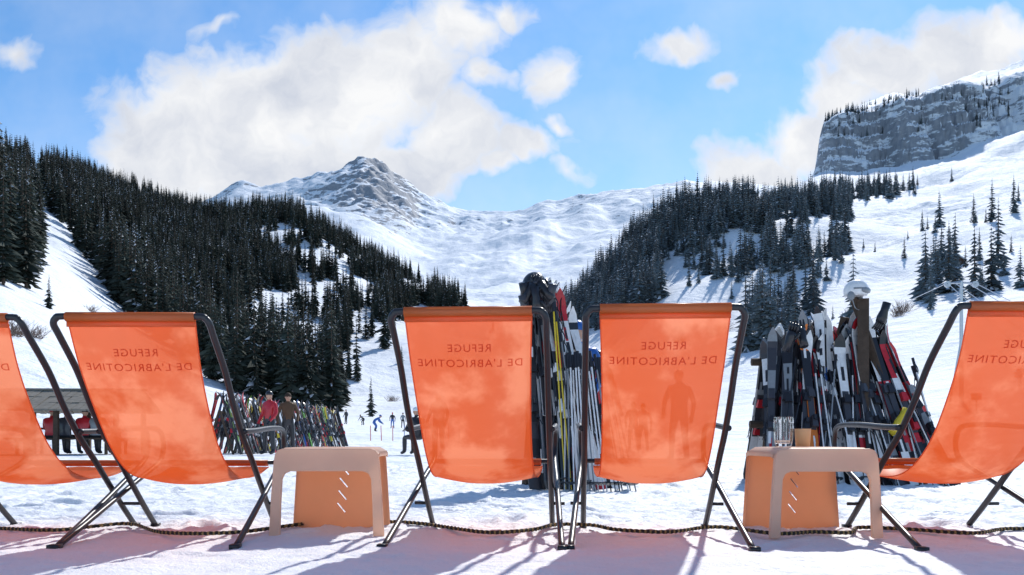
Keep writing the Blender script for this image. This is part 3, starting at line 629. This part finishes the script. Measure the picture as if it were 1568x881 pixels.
    for s in(-1,1): g.ball((s*.03,c[1]+.082,c[2]+.012),(.012,.008,.008),2,8,6); g.ball((c[0]+s*.078,c[1]-.005,c[2]),(.012,.022,.03),0,8,6)
    g.ball((c[0],c[1]-.012,c[2]+.03),(.093,.105,.105),3,16,12,-.15)
    g.obj('head',[M_skin,M_lip,PM[1],PM[hat] if hat is not None else M_hair],e,True); return e
person(413,24.5,2,1,'stand',150,1.74,1); person(441,25.5,8,1,'stand',200,1.74,None,M_brown); person(390,32,1,6,'stand',80,1.7,0); person(362,31,1,1,'stand',20,1.7,2)
person(478,40,6,1,'stand',80,1.7,1); person(498,42,1,8,'stand',10,1.7,2); person(345,34,4,1,'stand',40,1.75,0)
person(574,68,4,4,'ski',-70,1.7,4); person(601,95,1,4,'stand',20,1.7,2); person(617,98,6,1,'stand',0,1.7); person(556,110,1,1,'ski',60); person(530,105,1,1,'stand',60)
person(884,9.6,4,1,'stand',160,1.70,4); person(914,10.8,2,1,'stand',200,1.50,1); person(1040,17,1,8,'stand',10,1.74,1); person(985,30,2,1,'stand',0,1.62); person(970,31,1,1,'stand',0,1.7)
person(672,24,1,1,'stand',40,1.7,0); person(640,24,1,1,'sit',40,1.7,0)
# ------------------------------------------------------------ picnic shelter left
M_grey=mat('grey_boards',(.22,.20,.17),.9,.2,0,(6,.4),.3,20)
e=empty('picnic_shelter',(-12.6,25.5,0),(0,0,R(4))); g=Geo()
for x in (-1.6,0,1.6):
    for y in (-1.1,1.1): g.box((x,y,.62),(.12,.12,1.24),0)
g.obj('posts',[M_wood],e); g=Geo()
for s in (-1,1):
    M=Matrix.Rotation(R(20*s),3,'X')
    for i in range(20):
        for q in range(3): g.box((-1.9+.2*i+rd.uniform(-.01,.01),s*-(.28+.5*q),1.72-.19*q+rd.uniform(-.012,.012)),(.18,.62,.05),0,M)
g.box((0,0,1.86),(4.1,.16,.06),0); g.obj('roof_boards',[M_grey],e)
g=Geo(); g.box((0,0,.74),(3.0,.75,.05)); 
for y in(-.75,.75): g.box((0,y,.45),(3.0,.28,.05))
for x in(-1.2,1.2): g.box((x,0,.36),(.08,.6,.70)); g.box((x,0,.4),(.08,1.7,.06)); g.box((x,-.75,.2),(.07,.07,.4)); g.box((x,.75,.2),(.07,.07,.4))
g.obj('picnic_table',[M_wood],e)
for px,c,y in [(78,2,24.7),(100,8,24.7),(128,2,24.8),(148,6,24.8)]: person(px,y,c,1,'sit',0,1.7,random.choice([0,1,2]))
# chalet on right slope
M_ch=mat('dark_timber',(.07,.045,.035),.85,.2,0,(3,.3)); M_win=mat('window_glass',(.05,.06,.08),.1,.6)
d=360; x=(1452-CX)/F*d; e=empty('chalet',(x,d,tz(x,d)-.5),(0,0,R(15))); e.scale=(.75,.75,.75); g=Geo()
g.box((0,0,3),(13,9,6)); g.obj('walls',[M_ch],e); g=Geo()
g.v+=[Vector(p) for p in [(-6.5,-4.5,6),(6.5,-4.5,6),(0,-4.5,9),(-6.5,4.5,6),(6.5,4.5,6),(0,4.5,9)]]; g.f+=[(0,1,2),(5,4,3)]; g.m+=[0,0]; g.obj('gables',[M_ch],e)
g=Geo()
for s in(-1,1): g.box((s*3.7,0,7.45),(8.4,11,.5),0,Matrix.Rotation(R(24.7*s),3,'Y'))
g.obj('snowy_roof',[M_tsnow],e); g=Geo()
for wx in(-4,0,4):
    for wz in(1.8,4.4): g.box((wx,-4.53,wz),(1.2,.1,1.3))
g.obj('windows',[M_win],e); g=Geo(); g.box((0,-5.2,3.1),(12.4,1.4,.2)); g.box((0,-5.85,3.7),(12.4,.08,.9)); g.obj('balcony',[M_wood],e)
# drag lift
M_steel=mat('galvanised_steel',(.55,.57,.6),.4,.5,.6); e=empty('drag_lift')
g=Geo(); px,d=1472,70; x=(px-CX)/F*d; z0=tz(x,d); g.tube([(x,d,z0),(x,d,z0+9.5)],[.18,.12],8); g.tube([(x-1.2,d,z0+9.4),(x+1.2,d,z0+9.4)],.08,6); g.tube([(x-.9,d,z0),(x,d,z0+5)],.07,6)
for s in(-1.1,1.1): g.tube([(x+s,d-.1,z0+9.3),(x+s,d+.1,z0+9.3)],.25,12)
g.obj('pylon',[M_steel],e); g=Geo()
for dx,ex in ((-1.1,-9),(-.5,-7.5),(.5,-6.2),(1.1,-5)): g.tube(catmull([(x+dx,d,z0+9.4),(x+dx+ex*.5,d-16,z0+3.6),(x+dx+ex,d-32,1.2)],6),.03,4)
g.tube(catmull([(x-1.1,d,z0+9.4),(x+8,d+60,tz(x+8,d+60)+8),(x+30,d+140,tz(x+30,d+140)+9)],6),.03,4); g.obj('cables',[M_steel],e)
g=Geo()
for px,d in ((1398,48),(1410,50),(1495,60),(1560,72),(1563,76)):
    x=(px-CX)/F*d; z=tz(x,d); g.tube([(x,d,z-.1),(x,d,z+1.3)],.03,6,1); g.box((x,d,z+1.05),(.7,.04,.45),0)
g.obj('marker_flags',[PM[2],PM[1]],None)
g=Geo()
for i in range(9):
    x=-7.0+i*.55; d=44; g.tube([(x,d,-.1),(x+rd.uniform(-.05,.05),d,1.1)],.02,5,rd.choice([4,2,1]))
g.obj('slalom_poles',PM,None)
e=empty('skis_on_snow')
for x,y,a in ((-.75,11.2,1.35),(-.5,11.6,1.5),(-.2,10.6,1.2)):
    ski_pair('skis',e,(x,y,.05),(x+math.cos(a-1.35)*1.6,y+.25,.09),rd,1.6,[1,8],.1)
# ------------------------------------------------------------ camera
cam=bpy.data.cameras.new('camera'); co=bpy.data.objects.new('camera',cam); sc.collection.objects.link(co); sc.camera=co
co.location=(0,0,EYE); co.rotation_euler=(R(90),0,0); cam.lens=F/1568*36; cam.sensor_width=36; cam.shift_y=(HY-440.5)/1568; cam.clip_end=20000; cam.clip_start=.05
# ------------------------------------------------------------ light
AZ,EL=24,42
s=Vector((math.sin(R(AZ))*math.cos(R(EL)),math.cos(R(AZ))*math.cos(R(EL)),math.sin(R(EL))))
sl=bpy.data.lights.new('sun','SUN'); sl.energy=4.4; sl.angle=R(1.2); sl.color=(1,.97,.925); so=bpy.data.objects.new('sun',sl); so.rotation_euler=s.to_track_quat('Z','Y').to_euler(); so.location=s*50; sc.collection.objects.link(so)
w=bpy.data.worlds.new('World'); sc.world=w; w.use_nodes=True; nt=w.node_tree; N=nt.nodes; L=nt.links; N.clear()
out=N.new('ShaderNodeOutputWorld'); sky=N.new('ShaderNodeTexSky'); sky.sky_type='NISHITA'; sky.sun_disc=False; sky.sun_elevation=R(EL); sky.sun_rotation=R(AZ); sky.altitude=1400; sky.air_density=1.0; sky.dust_density=.5; sky.ozone_density=1.8
tint=N.new('ShaderNodeMix'); tint.data_type='RGBA'; tint.blend_type='MULTIPLY'; tint.inputs[0].default_value=1; tint.inputs[7].default_value=(.68,.98,1.15,1); L.new(sky.outputs[0],tint.inputs[6])
bg=N.new('ShaderNodeBackground'); bg.inputs[1].default_value=.15; L.new(tint.outputs[2],bg.inputs[0])
def M(op,a,b=None,c=None):
    n=N.new('ShaderNodeMath'); n.operation=op
    for i,v in enumerate((a,b,c)):
        if v is None: continue
        if isinstance(v,(int,float)): n.inputs[i].default_value=v
        else: L.new(v,n.inputs[i])
    return n.outputs[0]
tc=N.new('ShaderNodeTexCoord'); sp=N.new('ShaderNodeSeparateXYZ'); L.new(tc.outputs['Generated'],sp.inputs[0])
yy=M('MAXIMUM',M('ABSOLUTE',sp.outputs[1]),.05); u=M('DIVIDE',sp.outputs[0],yy); v=M('DIVIDE',sp.outputs[2],yy)
cb=N.new('ShaderNodeCombineXYZ'); L.new(u,cb.inputs[0]); L.new(v,cb.inputs[1])
def noise(vec,scale,detail,rough,off=0):
    n=N.new('ShaderNodeTexNoise'); n.inputs['Scale'].default_value=scale; n.inputs['Detail'].default_value=detail; n.inputs['Roughness'].default_value=rough
    if off:
        mp=N.new('ShaderNodeMapping'); mp.inputs['Location'].default_value=(off*.013,-off*.02,off); L.new(vec,mp.inputs[0]); vec=mp.outputs[0]
    L.new(vec,n.inputs['Vector']); return n
def V(op,a,b):
    n=N.new('ShaderNodeVectorMath'); n.operation=op
    for i,q in enumerate((a,b)):
        if q is None: continue
        if isinstance(q,tuple): n.inputs[i].default_value=q
        else: L.new(q,n.inputs[i])
    return n
wn=noise(cb.outputs[0],8,4,.60,3); w0=V('SUBTRACT',wn.outputs['Color'],(.5,.5,.5)); w1=V('MULTIPLY',w0.outputs[0],(.12,.10,0)); uvw=V('ADD',cb.outputs[0],w1.outputs[0]).outputs[0]
BL=[(290,195,145,125,1.15),(400,175,175,135,1.2),(520,155,185,130,1.2),(620,110,110,95,1.1),(690,50,95,60,1.05),(760,12,55,34,.85),(690,215,85,80,1.05),(220,255,95,85,1.1),(450,265,300,85,1.2),(640,275,95,52,.95),
(750,120,48,36,.75),(842,122,52,54,.85),(800,225,86,30,.75),(762,250,46,28,.75),(862,195,28,22,.7),(870,258,42,18,.48),(1040,60,58,26,.75),(350,42,40,20,.42),(10,72,36,22,.40),(1113,120,22,14,.4),
(1150,248,100,50,1.05),(1225,205,85,62,1.1),(1290,140,85,60,.95),(1360,105,105,56,1),(1460,90,120,50,1),(1540,65,110,50,1.05),(1200,280,135,36,.95)]
def field(uv):
    f=None
    for px,py,rx,ry,wt in BL:
        a=V('MULTIPLY_ADD',uv,(F/rx,F/ry,0)); a.inputs[2].default_value=(-(px-CX)/rx,-(HY-py)/ry,0); l=V('LENGTH',a.outputs[0],None)
        q=M('MULTIPLY_ADD',l.outputs['Value'],-wt,wt)
        f=q if f is None else M('MAXIMUM',f,q)
    return f
f=field(uvw); n1=noise(uvw,11,6,.56,7)
den0=M('ADD',f,M('MULTIPLY_ADD',n1.outputs['Fac'],1.9,-.98))
mr=N.new('ShaderNodeMapRange'); mr.interpolation_type='SMOOTHSTEP'; L.new(den0,mr.inputs[0]); mr.inputs[1].default_value=-.22; mr.inputs[2].default_value=.48; mr.inputs[4].default_value=.98
up=M('GREATER_THAN',sp.outputs[2],0.0); fac=M('MULTIPLY',mr.outputs[0],up)
mr2=N.new('ShaderNodeMapRange'); L.new(wn.outputs['Fac'],mr2.inputs[0]); mr2.inputs[1].default_value=.40; mr2.inputs[2].default_value=.85; mr2.inputs[4].default_value=.20
hzv=N.new('ShaderNodeMapRange'); L.new(v,hzv.inputs[0]); hzv.inputs[1].default_value=.42; hzv.inputs[2].default_value=.18; hzv.inputs[4].default_value=.24
fac=M('MAXIMUM',fac,M('ADD',mr2.outputs[0],hzv.outputs[0]))
sh=M('MULTIPLY',mr.outputs[0],M('MULTIPLY_ADD',n1.outputs['Fac'],3.0,-1.05))
cr=N.new('ShaderNodeMix'); cr.data_type='RGBA'; L.new(sh,cr.inputs[0]); cr.clamp_factor=True; cr.inputs[6].default_value=(1.0,1.0,1.0,1); cr.inputs[7].default_value=(.66,.70,.79,1)
cbg=N.new('ShaderNodeBackground'); L.new(cr.outputs[2],cbg.inputs[0]); cbg.inputs[1].default_value=.97
ms=N.new('ShaderNodeMixShader'); L.new(fac,ms.inputs[0]); L.new(bg.outputs[0],ms.inputs[1]); L.new(cbg.outputs[0],ms.inputs[2]); L.new(ms.outputs[0],out.inputs[0])
try: w.cycles.sampling_method='MANUAL'; w.cycles.sample_map_resolution=512
except Exception as ex: print(ex)
sc.view_settings.view_transform='Standard'; sc.view_settings.look='None'; sc.view_settings.exposure=0; sc.view_settings.gamma=1
